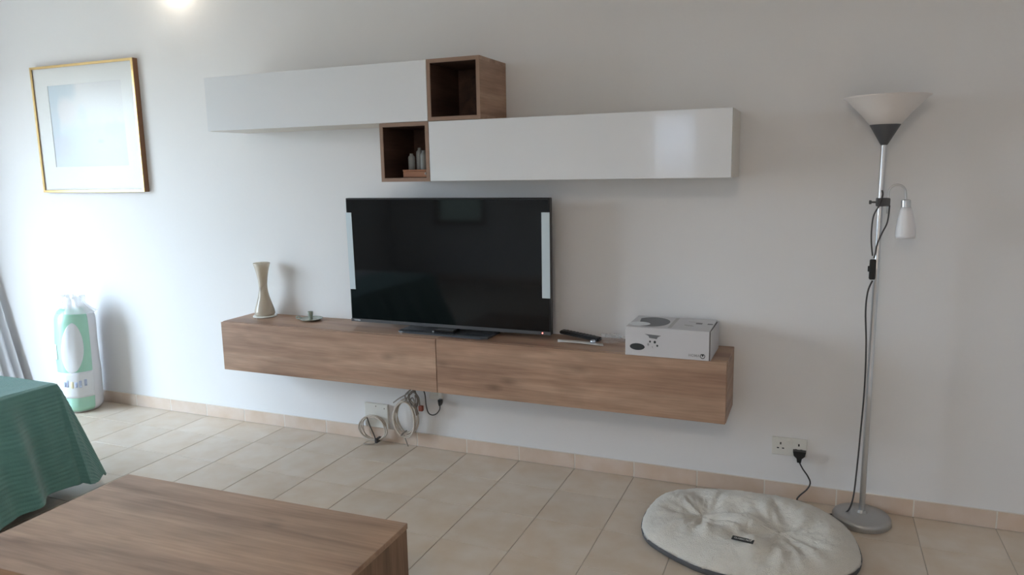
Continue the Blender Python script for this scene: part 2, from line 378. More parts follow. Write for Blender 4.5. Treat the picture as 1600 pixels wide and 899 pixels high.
# ---------------- floating media cabinets ----------------
D = .3135; Z0, Z1 = .4564, .7587
def media(x0, x1, label, seed_m):
    t = thing('wall_cabinet', ((x0+x1)/2, 0, Z0), label, 'cabinet', None)
    b = MB(); b.box(x0, x1, -D+.02, -.0005, Z1-.02, Z1, .0008); b.build('top_panel', M_oak_x, t)
    b = MB(); b.box(x0+.018, x1-.018, -D+.02, -.0005, Z0, Z0+.018); b.build('bottom_panel', M_oak_x, t)
    for xa in (x0, x1-.018):
        b = MB(); b.box(xa, xa+.018, -D+.02, -.0005, Z0, Z1-.0205); b.build('side_panel', M_oak_y, t)
    b = MB(); b.box(x0+.018, x1-.018, -.012, -.0005, Z0+.018, Z1-.02); b.build('back_panel', M_carc, t)
    b = MB(); b.box(x0+.0018, x1-.0018, -D, -D+.018, Z0+.001, Z1-.0022, .0008); b.build('flap_door', seed_m, t)
    return t
media(-1.8468, -.3521, 'left-hand wood-effect floating cabinet with the cream vase on it', M_oak_x2)
media(-.3516, 1.1664, 'right-hand wood-effect floating cabinet carrying the white carton', M_oak_x)

# ---------------- upper row ----------------
DU = .334; UA, UB, UC, UL, UR = -1.8027, -.3394, -.0437, -.6307, 1.163; V0, V1, V2 = 1.5992, 1.9036, 2.2088
def gloss_cab(x0, x1, z0, z1, label):
    t = thing('gloss_wall_cabinet', ((x0+x1)/2, 0, z0), label, 'cabinet')
    b = MB(); b.box(x0, x1, -DU+.02, -.0005, z1-.018, z1); b.build('top_panel', M_carc, t)
    b = MB(); b.box(x0, x1, -DU+.02, -.0005, z0, z0+.018); b.build('bottom_panel', M_carc, t)
    for xa in (x0, x1-.018):
        b = MB(); b.box(xa, xa+.018, -DU+.02, -.0005, z0+.018, z1-.018); b.build('side_panel', M_carc, t)
    b = MB(); b.box(x0+.018, x1-.018, -.012, -.0005, z0+.018, z1-.018); b.build('back_panel', M_carc, t)
    b = MB(); b.box(x0+.0012, x1-.0012, -DU, -DU+.018, z0+.001, z1-.001, .0012, 2); b.build('flap_door', M_gloss, t)
gloss_cab(UA, UB-.0008, V1+.0006, V2, 'white glossy wall cabinet on the left, level with the upper wooden cube')
gloss_cab(UB+.0008, UR, V0, V1-.0006, 'white glossy wall cabinet on the right, above the television')
def cube(x0, x1, z0, z1, label):
    t = thing('cube_shelf', ((x0+x1)/2, 0, z0), label, 'shelf'); k = .019
    b = MB(); b.box(x0, x1, -DU, -.0005, z1-k, z1); b.build('top_panel', M_oak_x, t)
    b = MB(); b.box(x0, x1, -DU, -.0005, z0, z0+k); b.build('bottom_panel', M_oak_x, t)
    for xa, s in ((x0, 1), (x1-k, -1)):
        b = MB(); b.box(xa, xa+k, -DU, -.0005, z0+k, z1-k); b.build('side_panel', M_oak_y, t)
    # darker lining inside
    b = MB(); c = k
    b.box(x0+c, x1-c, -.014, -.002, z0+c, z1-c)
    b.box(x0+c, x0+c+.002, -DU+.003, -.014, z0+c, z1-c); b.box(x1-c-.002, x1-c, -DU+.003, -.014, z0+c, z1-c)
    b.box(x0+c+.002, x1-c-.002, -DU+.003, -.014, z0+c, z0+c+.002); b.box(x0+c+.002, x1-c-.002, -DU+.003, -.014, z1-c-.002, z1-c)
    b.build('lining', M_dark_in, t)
    e = MB(); y0, y1 = -DU-.0008, -DU
    e.box(x0, x0+k, y0, y1, z0, z1); e.box(x1-k, x1, y0, y1, z0, z1); e.box(x0+k, x1-k, y0, y1, z0, z0+k); e.box(x0+k, x1-k, y0, y1, z1-k, z1)
    e.build('edge_band', M_edge, t)
    return t
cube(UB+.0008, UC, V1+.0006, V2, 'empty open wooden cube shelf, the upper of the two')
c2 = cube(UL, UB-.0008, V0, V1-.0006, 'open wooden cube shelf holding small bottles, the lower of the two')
b = MB(); b.lathe([(.006, 0), (.006, .003), (.004, .004)], (UB-.03, -DU+.006, V0+.04), 12, M=Matrix.Rotation(pi/2, 3, 'Y')); 
b.build('screw_cap', M_white, c2)
# wooden box and bottles in the lower cube
zb = V0+.0215
tb = thing('wooden_box', (-.43, -.2, zb), 'shallow reddish wooden box on the floor of the lower cube shelf', 'box')
M_rb = wood('reddish_box_wood', 0, (.22, .09, .045, 1), (.30, .13, .07, 1), (.36, .17, .09, 1), 2.0, .5)
b = MB(); b.box(-.515, -.366, -.305, -.06, zb, zb+.032, .002); b.build('box_body', M_rb, tb)
b = MB(); b.box(-.517, -.364, -.307, -.058, zb+.0322, zb+.04, .002); b.build('lid', M_rb, tb)
M_bottle = mat('frosted_grey_glass', (.33, .35, .35, 1), .35, alpha=.85)
for k, (bx, by, br, bh, lab) in enumerate([(-.495, -.245, .0185, .085, 'lowest grey glass bottle on the wooden box in the lower cube'), (-.457, -.225, .0185, .115, 'tallest grey glass bottle, middle one on the wooden box'), (-.418, -.250, .0185, .100, 'wide-shouldered grey glass bottle at the right side of the lower cube')]):
    t = thing('glass_bottle', (bx, by, zb+.04), lab, 'bottle', 'grey bottles in the lower cube shelf')
    b = MB(); b.lathe([(br*.9, 0), (br, .004), (br, bh*.72), (br*.9, bh*.82), (br*.5, bh*.9), (br*.42, bh*.93)], (bx, by, zb+.0402), 20); b.build('bottle_body', M_bottle, t, True, angle=50)
    b = MB(); b.lathe([(br*.5, 0), (br*.52, bh*.05), (br*.4, bh*.07)], (bx, by, zb+.0402+bh*.93), 16); b.build('stopper', M_bottle, t, True, angle=50)

# ---------------- television ----------------
tv = thing('television', (-.365, -.15, Z1), 'black flat-screen television with pale strips on both edges, on the cabinet', 'television')
x0, x1, z0, z1, yf = -.992, .252, .786, 1.5065, -.16
b = MB(); b.box(x0, x1, yf+.002, yf+.04, z0, z1, .003); b.box(x0+.2, x1-.2, yf+.04, yf+.075, z0+.08, z1-.25, .01); b.build('housing', M_black, tv)
b = MB(); b.box(x0+.009, x1-.009, yf, yf+.0025, z0+.02, z1-.009); b.build('screen', M_screen, tv)
b = MB(); b.box(x0, x1, yf-.0015, yf+.0025, z0, z0+.018, .001); bz = b.build('lower_bezel', M_grey, tv)
text_mesh('lettering', 'TOSHIBA', .0105, Matrix.Translation((x0+.042, yf-.0018, z0+.0095)) @ FRONT, M_silver, bz, bold=.0003)
# pale strips: the left one leans inwards at its foot
def quadslab(b, pts, y, th):
    M_ = Matrix.Translation((0, y, 0)) @ FRONT
    b.prism([(p[0], p[1]) for p in pts], th, M_)
b = MB(); quadslab(b, [(-.992, 1.424), (-.954, 1.424), (-.950, .979), (-.987, .979)][::-1], yf-.0005, .0025); b.build('edge_strip', M_strip, tv)
b = MB(); quadslab(b, [(.208, 1.432), (.2525, 1.432), (.2515, .984), (.2075, .984)][::-1], yf-.0005, .0025); b.build('edge_strip', M_strip, tv)
b = MB(); b.lathe([(.0035, 0), (.0035, .0012)], (.207, yf-.0018, z0+.010), 12, M=Matrix.Rotation(pi/2, 3, 'X')); b.build('power_light', M_led, tv)
b = MB(); b.prism([(-.60, -.240), (-.11, -.258), (-.075, -.245), (-.075, -.075), (-.10, -.06), (-.60, -.045), (-.635, -.06), (-.635, -.225)], .010, Matrix.Translation((0, 0, Z1+.0002)))
st = b.build('stand_base', M_tvbase, tv)
b = MB(); b.box(-.415, -.295, -.215, -.125, Z1+.0102, z0-.001, .003); b.build('stand_neck', M_neck, tv)
b = MB(); b.box(-.430, -.422, -.205, -.200, Z1+.0104, Z1+.0145); b.build('neck_highlight', M_silver, st)  # small pale block painted in as the highlight beside the glossy neck

# ---------------- framed picture ----------------
pic = thing('framed_picture', (-3.185, 0, 1.55), 'gold framed pale blue abstract picture on the left of the wall', 'picture')
xa, xb, za, zc, yo = -3.684, -2.687, 1.547, 2.424, -.043
fw = .017
for nm, bx in (('frame_bar', (xa, xb, zc-fw, zc)), ('frame_bar', (xa, xb, za, za+fw)), ('frame_bar', (xa, xa+fw, za+fw, zc-fw)), ('frame_bar', (xb-fw, xb, za+fw, zc-fw))):
    b = MB(); b.box(bx[0], bx[1], yo, yo+.006, bx[2], bx[3], .0015); fbar = b.build('frame_bar', M_gold, pic)
b = MB(); y0, y1 = yo+.006, -.001
b.box(xa, xa+.014, y0, y1, za, zc); b.box(xb-.014, xb, y0, y1, za, zc); b.box(xa+.014, xb-.014, y0, y1, za, za+.014); b.box(xa+.014, xb-.014, y0, y1, zc-.014, zc)
o = b.build('frame_side', M_framewood, pic); o['label'] = 'deep brown outer side of the frame'
b = MB(); ax0, ax1, az0, az1 = -3.535, -2.82, 1.727, 2.290
my0, my1 = yo+.012, yo+.016
b.box(xa+.014, ax0, my0, my1, za+.014, zc-.014); b.box(ax1, xb-.014, my0, my1, za+.014, zc-.014); b.box(ax0, ax1, my0, my1, za+.014, az0); b.box(ax0, ax1, my0, my1, az1, zc-.014)
b.build('mount', M_mat, pic)
def art_mat():
    mt = bpy.data.materials.new('watercolour_print'); mt.use_nodes = True; nt = mt.node_tree; bs = nt.nodes['Principled BSDF']; L = nt.links; N = nt.nodes.new
    t = N('ShaderNodeTexCoord'); s = N('ShaderNodeSeparateXYZ'); L.new(t.outputs['Generated'], s.inputs[0])
    nz = N('ShaderNodeTexNoise'); nz.inputs['Scale'].default_value = 5; nz.inputs['Detail'].default_value = 5; L.new(t.outputs['Generated'], nz.inputs['Vector'])
    def math_(op, a, b_):
        q = N('ShaderNodeMath'); q.operation = op
        for i, v in enumerate((a, b_)):
            if isinstance(v, (int, float)): q.inputs[i].default_value = v
            else: L.new(v, q.inputs[i])
        return q.outputs[0]
    zz = math_('ADD', s.outputs['Z'], math_('MULTIPLY', math_('SUBTRACT', nz.outputs['Fac'], .5), .35))
    r = N('ShaderNodeValToRGB'); L.new(zz, r.inputs[0]); el = r.color_ramp.elements
    el[0].position = .0; el[0].color = (.60, .66, .80, 1); el[1].position = 1; el[1].color = (.80, .74, .75, 1)
    x = el.new(.3); x.color = (.64, .72, .84, 1); x = el.new(.45); x.color = (.66, .76, .84, 1); x = el.new(.58); x.color = (.80, .80, .82, 1); x = el.new(.75); x.color = (.82, .76, .75, 1)
    # blue-grey wash in the upper left, pink bloom beside it
    def blob(cx, cz, rx, rz):
        dx = math_('DIVIDE', math_('SUBTRACT', s.outputs['X'], cx), rx); dz = math_('DIVIDE', math_('SUBTRACT', s.outputs['Z'], cz), rz)
        dd = math_('ADD', math_('MULTIPLY', dx, dx), math_('MULTIPLY', dz, dz)); dd = math_('ADD', dd, math_('MULTIPLY', math_('SUBTRACT', nz.outputs['Fac'], .5), 1.6))
        mr = N('ShaderNodeMapRange'); mr.inputs['From Min'].default_value = 1.0; mr.inputs['From Max'].default_value = .3; L.new(dd, mr.inputs['Value']); return mr.outputs[0]
    col = r.outputs[0]
    for (cx, cz, rx, rz, c, k) in ((.10, .95, .30, .28, (.36, .50, .60, 1), .85), (.03, .6, .13, .55, (.42, .55, .68, 1), .75), (.22, .68, .14, .20, (.84, .74, .76, 1), .8), (.45, .60, .07, .18, (.58, .68, .80, 1), .5), (.66, .30, .05, .03, (.40, .50, .62, 1), .8), (.12, .25, .14, .18, (.58, .56, .72, 1), .6), (.85, .45, .18, .10, (.58, .72, .80, 1), .7)):
        mx = N('ShaderNodeMixRGB'); mx.inputs[2].default_value = c; L.new(col, mx.inputs[1]); L.new(math_('MULTIPLY', blob(cx, cz, rx, rz), k), mx.inputs[0]); col = mx.outputs[0]
    mx = N('ShaderNodeMixRGB'); mx.inputs[0].default_value = .48; mx.inputs[2].default_value = (.88, .87, .88, 1); L.new(col, mx.inputs[1])
    L.new(mx.outputs[0], bs.inputs['Base Color']); bs.inputs['Roughness'].default_value = .7; return mt
b = MB(); b.box(ax0, ax1, my1, my1+.002, az0, az1); b.build('print', art_mat(), pic)
M_pglass = glass_mat((.96, .97, .97, 1), .02, .25); M_pglass.name = 'picture_glass'
b = MB(); b.box(xa+fw-.002, xb-fw+.002, yo+.0075, yo+.0095, za+fw-.002, zc-fw+.002); b.build('glazing', M_pglass, pic)
b = MB(); b.box(xa+.014, xb-.014, -.006, -.001, za+.014, zc-.014); b.build('backing', M_framewood, pic)

# ---------------- wall lamp at the top of the picture ----------------
wl_ = thing('wall_lamp', (-2.27, 0, 2.86), 'lit opal wall lamp at the top edge, right of the gold frame', 'lamp')
b = MB(); b.lathe([(.05, 0), (.05, .012), (.042, .02)], (-2.27, -.001, 2.87), 24, M=Matrix.Rotation(pi/2, 3, 'X')); b.tube([(-2.27, -.015, 2.87), (-2.27, -.05, 2.87), (-2.27, -.075, 2.865)], .01); b.build('wall_bracket', M_chrome, wl_, True, angle=40)
b = MB(); b.lathe([(.095*sin(pi*k/16)+.0005, -.095*cos(pi*k/16)) for k in range(1, 16)], (-2.27, -.12, 2.845), 28)
M_globe = mat('lit_opal_globe', (.9, .88, .82, 1), .3, emis=(1.0, .88, .72, 1), estr=2.0)
b.build('globe', M_globe, wl_, True)

# unseen lamp added on the ceiling behind the camera for warm fill
cl_ = thing('fill_lamp', (1.2, -4.6, H), 'added warm fill lamp on the ceiling, unseen outside the frame', 'lamp')
b = MB(); b.lathe([(.07, 0), (.07, -.02), (.03, -.03), (.03, -.06)], (1.2, -4.6, H-.0005), 24); b.build('fill_lamp_rose', M_chrome, cl_, True, angle=40)
b = MB(); b.lathe([(.20*sin(pi*k/16)+.0005, -.09*cos(pi*k/16)) for k in range(1, 16)], (1.2, -4.6, H-.145), 28)
b.build('globe', mat('fill_lamp_globe', (.9, .88, .82, 1), .3, emis=(1.0, .85, .70, 1), estr=19), cl_, True)

# ---------------- vase ----------------
vx, vy = -1.692, -.092
t = thing('vase', (vx, vy, Z1), 'tall hourglass vase of cloudy cream glass on a round foot', 'vase')
def vase_mat():
    mt = mat('cloudy_cream_glass', (.62, .54, .42, 1), .18, coat=.6); nt = mt.node_tree; bs = nt.nodes['Principled BSDF']; L = nt.links; N = nt.nodes.new
    tc_ = N('ShaderNodeTexCoord'); mp_ = N('ShaderNodeMapping'); mp_.inputs['Scale'].default_value = (14, 14, 7); L.new(tc_.outputs['Object'], mp_.inputs[0])
    n_ = N('ShaderNodeTexNoise'); n_.inputs['Detail'].default_value = 4; n_.inputs['Distortion'].default_value = 1; n_.inputs['Scale'].default_value = 1; L.new(mp_.outputs[0], n_.inputs['Vector'])
    r_ = N('ShaderNodeValToRGB'); L.new(n_.outputs['Fac'], r_.inputs[0]); el = r_.color_ramp.elements
    el[0].position = .33; el[0].color = (.36, .33, .28, 1); el[1].position = .62; el[1].color = (.85, .80, .70, 1); x = el.new(.43); x.color = (.72, .65, .55, 1)
    L.new(r_.outputs[0], bs.inputs['Base Color']); add_translucency(mt, .45, (.85, .78, .68, 1)); return mt
prof = [(.057, .003), (.063, .012), (.061, .03), (.053, .06), (.043, .09), (.034, .12), (.028, .15), (.0255, .175), (.026, .20), (.030, .235), (.036, .27), (.044, .305), (.052, .333), (.050, .334), (.042, .305), (.034, .27), (.028, .235), (.0235, .20), (.023, .175), (.0255, .15), (.031, .12), (.040, .09), (.050, .06), (.056, .03)]
b = MB(); b.lathe(prof, (vx, vy, Z1+.009), 40); b.build('vase_body', vase_mat(), t, True)
b = MB(); b.lathe([(.070, 0), (.0745, .003), (.074, .007), (.066, .011), (.05, .012)], (vx, vy, Z1+.0003), 40); b.build('foot', mat('clear_glass_foot', (.75, .74, .70, 1), .08, coat=.8), t, True, angle=40)

# ---------------- candle holder ----------------
cx, cy = -1.325, -.105; M_cel = mat('celadon_glaze', (.30, .33, .28, 1), .25, coat=.5, noise_scale=25, noise_amt=.15)
t = thing('candle_holder', (cx, cy, Z1), 'small grey-green chamberstick dish with candle cup, right of the vase', 'candle holder')
b = MB(); b.lathe([(.040, 0), (.055, .004), (.068, .011), (.070, .014), (.066, .013), (.052, .008), (.03, .006)], (cx, cy, Z1+.0003), 36); b.build('dish', M_cel, t, True)
b = MB(); b.lathe([(.013, .006), (.0115, .018), (.013, .026), (.0155, .034), (.0165, .045), (.0165, .055), (.013, .056), (.012, .04)], (cx-.004, cy, Z1), 24); b.build('candle_cup', M_cel, t, True, angle=60)
b = MB(); b.tube([(cx-.066, cy-.01, Z1+.012), (cx-.085, cy-.012, Z1+.022), (cx-.098, cy-.014, Z1+.019), (cx-.10, cy-.015, Z1+.012), (cx-.085, cy-.013, Z1+.007), (cx-.066, cy-.008, Z1+.009)], .0045, 8, smooth_n=5); b.build('handle', M_cel, t, True)

# ---------------- small things right of the television ----------------
zt = Z1
leaf = MB(); rows = []
for i in range(9):
    u_ = i/8
    rows.append([(.30+u_*.25-.02*v_/4, -.185+.055*v_/4-u_*.02, zt+.002+.0035*sin(u_*pi)+.001*sin(v_)) for v_ in range(5)])
leaf.grid(rows); o = leaf.build('folded_leaflet', mat('pale_leaflet_paper', (.62, .58, .55, 1), .5), smooth=True, org=(.41, -.17, zt))
md = o.modifiers.new('thick', 'SOLIDIFY'); md.thickness = .0015; md.offset = 1
tag(o, 'pale folded leaflet lying under the black remote control', 'leaflet')
t = thing('remote_control', (.36, -.10, zt), 'thin black remote control lying between the television and carton', 'remote control')
Mr = Matrix.Translation((.392, -.085, zt+.022)) @ Matrix.Rotation(radians(-13), 4, 'Z') @ Matrix.Rotation(radians(4), 4, 'Y')
b = MB(); q = bmesh.new(); bmesh.ops.create_cube(q, size=1); 
for v in q.verts: v.co = Vector((v.co.x*.235, v.co.y*.045, v.co.z*.018))
bmesh.ops.bevel(q, geom=list(q.edges), offset=.004, segments=2, affect='EDGES'); b.merge(q, Mr); b.build('remote_body', M_black, t, True, angle=40)
b = MB()
for i in range(9):
    for j in range(3):
        q = bmesh.new(); bmesh.ops.create_cube(q, size=1)
        for v in q.verts: v.co = Vector((v.co.x*.011-.085+i*.02, v.co.y*.007+(j-1)*.012, v.co.z*.003+.0098))
        b.merge(q, Mr)
b.build('buttons', M_grey, t)
# crumpled clear bag
def crumple(cx, cy, z0, rx, ry, h, name, material, seed, nu=26, nv=14):
    b = MB(); rows = []
    for i in range(nv+1):
        ph = (i/nv)*pi/2; ring = []
        for j in range(nu):
            th = 2*pi*j/nu; p = Vector((cos(th)*cos(ph), sin(th)*cos(ph), sin(ph)))
            n_ = noise.noise(p*3.1+Vector((seed, 0, 0)))*.35+noise.noise(p*7+Vector((0, seed, 0)))*.22
            k = 1+n_
            ring.append((cx+rx*p.x*k, cy+ry*p.y*k, z0+.0015+max(0, h*p.z*(1+n_*1.4))))
        rows.append(ring)
    b.grid(rows, closed_u=True); return b
bag = crumple(.565, -.075, zt, .075, .06, .032, 'bag', None, 4.2)
o = bag.build('clear_plastic_bag', mat('crumpled_cellophane', (.80, .82, .84, 1), .08, alpha=.20, coat=1.0), org=(.565, -.075, zt))
tag(o, 'crumpled clear plastic bag between the remote control and the carton', 'plastic bag')
o = MB(); o.lathe([(.006, 0), (.013, .004), (.015, .012), (.010, .019)], (.484, -.168, zt+.004), 14); o = o.build('highlight_blob', mat('highlight_metal', (.75, .82, .95, 1), .12, metal=1), smooth=True, org=(.484, -.168, zt))  # bluish bright blob in place of a highlight
tag(o, 'bright blob standing in for a highlight on the leaflet left of the carton', 'cap')

# ---------------- white carton ----------------
bx = thing('carton', (.89, -.19, Z1), 'white printed cardboard carton with one loose end flap, on the right end of the cabinet', 'box')
X0, X1, YF, YK, ZA, ZB = .692, 1.086, -.326, -.045, Z1+.0004, .8985
b = MB(); b.box(X0, X1, YF, YK, ZA, ZB, .0015); b.build('carton_body', M_card, bx)
# loose right end flap, leaning out at the foot... darker gap between
b = MB(); b.prism([(0, 0), (.27, 0), (.27, ZB-ZA-.004), (0, ZB-ZA-.002)], .0025, Matrix.Translation((X1+.004, YF+.006, ZA)) @ Matrix.Rotation(radians(-.6), 4, 'Z') @ Matrix.Rotation(pi/2, 4, 'Z') @ Matrix.Rotation(pi/2, 4, 'X') ); b.build('end_flap', M_card, bx)
b = MB(); b.box(X1+.0002, X1+.0032, YF+.004, YF+.26, ZA+.001, ZB-.004); b.build('gap_shade', mat('gap_shade_dark', (.10, .09, .085, 1), .8), bx)  # dark slab standing in for the shade in the flap gap
def ell(cx, cy, rx, ry, n=28, a0=0, a1=2*pi): return [(cx+rx*cos(a0+(a1-a0)*k/n), cy+ry*sin(a0+(a1-a0)*k/n)) for k in range(n)]
Mf = Matrix.Translation((0, YF-.0002, 0)) @ FRONT; Mt = Matrix.Translation((0, 0, ZB+.0001))
b = MB(); b.prism(ell(.750, .803, .036, .0165), .0004, Mf); b.build('printed_oval', M_ink, bx)
b = MB(); b.prism([(.785, .868), (.864, .864), (.848, .856), (.843, .846), (.808, .850), (.803, .860)], .0004, Mf); b.build('printed_motif', M_ink2, bx)
b = MB()
for px_, pz_, rr in ((.811, .832, .0052), (.834, .831, .0068), (.846, .814, .0052)): b.prism(ell(px_, pz_, rr*.85, rr, 14), .0004, Mf)
b.build('printed_dots', M_ink, bx)
b = MB(); b.prism([(.797, .818), (.803, .826), (.808, .817), (.802, .809)], .0004, Mf); b.prism([(.820, .811), (.823, .811), (.826, .800), (.822, .803)], .0004, Mf); b.build('printed_marks', M_ink3, bx)
text_mesh('lettering', 'HOMA', .017, Matrix.Translation((1.018, YF-.0006, .780)) @ FRONT, M_ink3, bx, .0003, 1.05, .0004)
b = MB(); c0, c1 = 1.057, .780
outer = ell(c0, c1, .0115, .0125, 20, radians(-235), radians(55)); inner = ell(c0, c1, .0085, .0095, 20, radians(-235), radians(55))
b.prism(outer+inner[::-1], .0004, Mf); b.prism([(c0-.008, c1+.010), (c0+.008, c1+.010), (c0, c1-.004)], .0004, Mf); b.build('round_emblem', M_ink, bx)
b = MB(); b.prism([(p[0], p[1]) for p in ell(.79, -.185, .088, .112, 30, radians(-120), radians(150))], .0004, Mt); b.build('printed_disc', M_ink2, bx)
b = MB(); b.prism(ell(.742, -.245, .052, .045, 24), .0004, Mt @ Matrix.Translation((0, 0, .0004))); b.build('printed_lens', M_labelwhite, bx)
b = MB(); b.prism([(.888, -.30), (.905, -.30), (.905, -.06), (.888, -.06)], .0004, Mt); b.prism([(.96, -.12), (1.03, -.14), (1.03, -.15), (.96, -.13)], .0004, Mt); b.prism([(.95, -.20), (.99, -.21), (1.0, -.235), (.955, -.225)], .0004, Mt); b.build('printed_band', mat('faint_print', (.47, .46, .46, 1), .6), bx)
b = MB(); b.prism([(1.00, -.175), (1.03, -.175), (1.03, -.150), (1.00, -.150)], .0004, Mt @ Matrix.Translation((0, 0, .0004))); b.build('printed_block', M_ink2, bx); b = MB(); b.prism([(1.055, -.175), (1.08, -.175), (1.08, -.150), (1.055, -.150)], .0004, Mt); b.build('printed_block', M_ink2, bx)

# ---------------- floor lamp ----------------
lx, ly = 1.772, -.142
L_ = thing('floor_lamp', (lx, ly, 0), 'silver floor lamp with cone uplighter and small side reading light', 'lamp')
b = MB(); b.lathe([(.124, .0003), (.128, .006), (.126, .026), (.120, .036), (.108, .042), (.06, .047), (.025, .049), (.018, .060)], (lx, ly, 0), 48); b.build('base', M_base, L_, True, angle=50)
b = MB(); b.lathe([(.013, .045), (.013, .60), (.0135, .605), (.0135, .62), (.0125, .625), (.0125, 1.18), (.0135, 1.185), (.0135, 1.20), (.0115, 1.205), (.0115, 1.735)], (lx, ly, 0), 20); b.build('pole', M_chrome, L_, True, angle=40)
b = MB(); b.lathe([(.013, 1.728), (.018, 1.736), (.0605, 1.812), (.0605, 1.816)], (lx, ly, 0), 40); b.build('shade_cup', M_grey, L_, True, angle=40)
b = MB(); b.lathe([(.061, 1.814), (.100, 1.862), (.158, 1.922), (.170, 1.929), (.171, 1.932), (.156, 1.927), (.098, 1.868), (.055, 1.818)], (lx, ly, 0), 48); o = b.build('lamp_shade', M_shade, L_, True); o['label'] = 'wide white cone shade opening upwards'
b = MB(); b.lathe([(.018, 1.815), (.018, 1.84), (.028, 1.86), (.030, 1.88), (.020, 1.90), (.004, 1.908)], (lx, ly, 0), 20); b.build('bulb', M_shade2, L_, True)
zc_ = 1.484
b = MB(); b.box(lx-.018, lx+.037, ly-.02, ly+.018, zc_-.018, zc_+.018, .004, 2); cl = b.build('clamp', M_grey, L_)
b = MB(); b.tube([(lx-.018, ly-.01, zc_), (lx-.038, ly-.014, zc_)], .004); b.lathe([(.0075, 0), (.009, .004), (.0075, .010)], (lx-.046, ly-.015, zc_), 12, M=Matrix.Rotation(pi/2, 3, 'Y')); b.build('clamp_screw', M_grey, cl)
b = MB(); pts = [(lx+.030, ly, zc_-.05), (lx+.030, ly, zc_+.02)] + [(lx+.062-.033*cos(k*pi/10), ly, 1.522+.036*sin(k*pi/10)) for k in range(0, 10)] + [(lx+.096, ly, 1.515), (lx+.098, ly, 1.492)]
b.tube(pts, .0048, 10, smooth_n=3); b.build('side_arm', M_chrome, L_, True)
Ms = Matrix.Rotation(radians(-2.5), 3, 'Y')
b = MB(); b.lathe([(.010, .004), (.019, 0), (.0195, -.028), (.017, -.031)], (lx+.098, ly, 1.492), 24, M=Ms); b.build('shade_collar', M_chrome, L_, True, angle=40)
b = MB(); b.lathe([(.020, -.029), (.025, -.045), (.032, -.075), (.038, -.115), (.040, -.150), (.038, -.163), (.035, -.162), (.036, -.13), (.030, -.08), (.018, -.034)], (lx+.098, ly, 1.492), 32, M=Ms); o = b.build('lamp_shade', M_shade2, L_, True); o['label'] = 'small frosted side shade pointing down'
# cord
yc = ly-.018
b = MB(); b.tube([(lx+.035, yc, 1.47), (lx+.030, yc-.004, 1.40), (lx+.012, yc, 1.35), (lx-.005, yc-.004, 1.30), (lx-.010, yc-.004, 1.26), (lx-.014, yc-.004, 1.24)], .0032, 8, smooth_n=6)
b.tube([(lx+.002, yc+.002, 1.535), (lx+.005, yc-.004, 1.515), (lx-.006, yc-.004, 1.47), (lx-.026, yc, 1.42), (lx-.029, yc, 1.33), (lx-.020, yc, 1.25)], .0032, 8, smooth_n=6)
b.tube([(lx-.014, yc, 1.14), (lx-.03, yc, 1.09), (lx-.034, yc, 1.0), (lx-.024, yc, .85), (lx-.020, yc, .65), (lx-.026, yc, .42), (lx-.032, yc, .25), (lx-.040, yc, .12), (lx-.06, yc, .050), (lx-.10, yc, .033), (lx-.135, yc+.01, .016), (lx-.17, yc+.03, .007), (1.57, -.085, .0055), (1.52, -.045, .0055), (1.49, -.030, .010), (1.500, -.03, .035), (1.532, -.03, .072), (1.546, -.03, .108), (1.533, -.03, .142), (1.508, -.03, .178), (1.492, -.034, .212), (1.491, -.034, .232)], .0036, 8, smooth_n=6)
b.build('cord', M_tie, L_, True)
b = MB(); b.box(lx-.030, lx-.004, yc-.012, yc+.008, 1.145, 1.235, .006, 2); b.box(lx-.036, lx-.028, yc-.006, yc+.004, 1.18, 1.205, .002); b.build('switch', M_black, L_)
b = MB(); b.prism([(-.030, .020), (.030, .020), (.026, -.002), (.012, -.016), (.009, -.036), (-.009, -.036), (-.012, -.016), (-.026, -.002)], .030, Matrix.Translation((1.491, -.0145, .246)) @ FRONT); b.build('plug', M_black, L_)

# ---------------- sockets ----------------
def dsocket(xa, xb, za, zb, label, holes=True):
    t = thing('double_socket', ((xa+xb)/2, 0, za), label, 'socket'); th = .013
    b = MB(); b.box(xa, xb, -th, -.0003, za, zb, .003, 2); b.build('faceplate', M_white, t)
    w = xb-xa
    for k, ox in enumerate((.25, .77)):
        b = MB(); cxx = xa+w*ox; zz = za+.048
        for dx, dz, sx, sz in ((0, .012, .0035, .006), (-.012, -.012, .005, .003), (.012, -.012, .005, .003)):
            b.box(cxx+dx-sx, cxx+dx+sx, -th-.0004, -th+.001, zz+dz-sz, zz+dz+sz)
        b.build('pin_holes', M_hole, t)
    for ox in (.47, .55):
        b = MB(); b.box(xa+w*ox-.0055, xa+w*ox+.0055, -th-.003, -th-.0001, zb-.030, zb-.012, .001); b.build('rocker_switch', M_white, t)
dsocket(1.362, 1.524, .228, .318, 'white double wall socket with the lamp plug in it, behind the dog cushion')
t = thing('junction_plate', (-.945, 0, .085), 'white square blank plate low on the wall behind the cable coil', 'wall plate')
b = MB(); b.box(-1.028, -.862, -.022, -.0003, .088, .240, .003, 2); b.build('faceplate', M_white, t)
for sx_, sz_ in ((-.945, .225), (-.885, .215), (-.915, .155)):
    b = MB(); b.lathe([(.004, 0), (.004, .0015)], (sx_, -.022, sz_), 10, M=Matrix.Rotation(pi/2, 3, 'X')); b.build('screw', M_cable2, t)
t = thing('single_socket', (-.53, 0, .31), 'small white wall socket just under the cabinet seam, black plug below it', 'socket')
b = MB(); b.box(-.570, -.484, -.016, -.0003, .308, .394, .003, 2); b.build('faceplate', M_white, t)
b = MB(); b.box(-.545, -.512, -.019, -.0162, .335, .368, .002); b.build('rocker_switch', M_white, t)

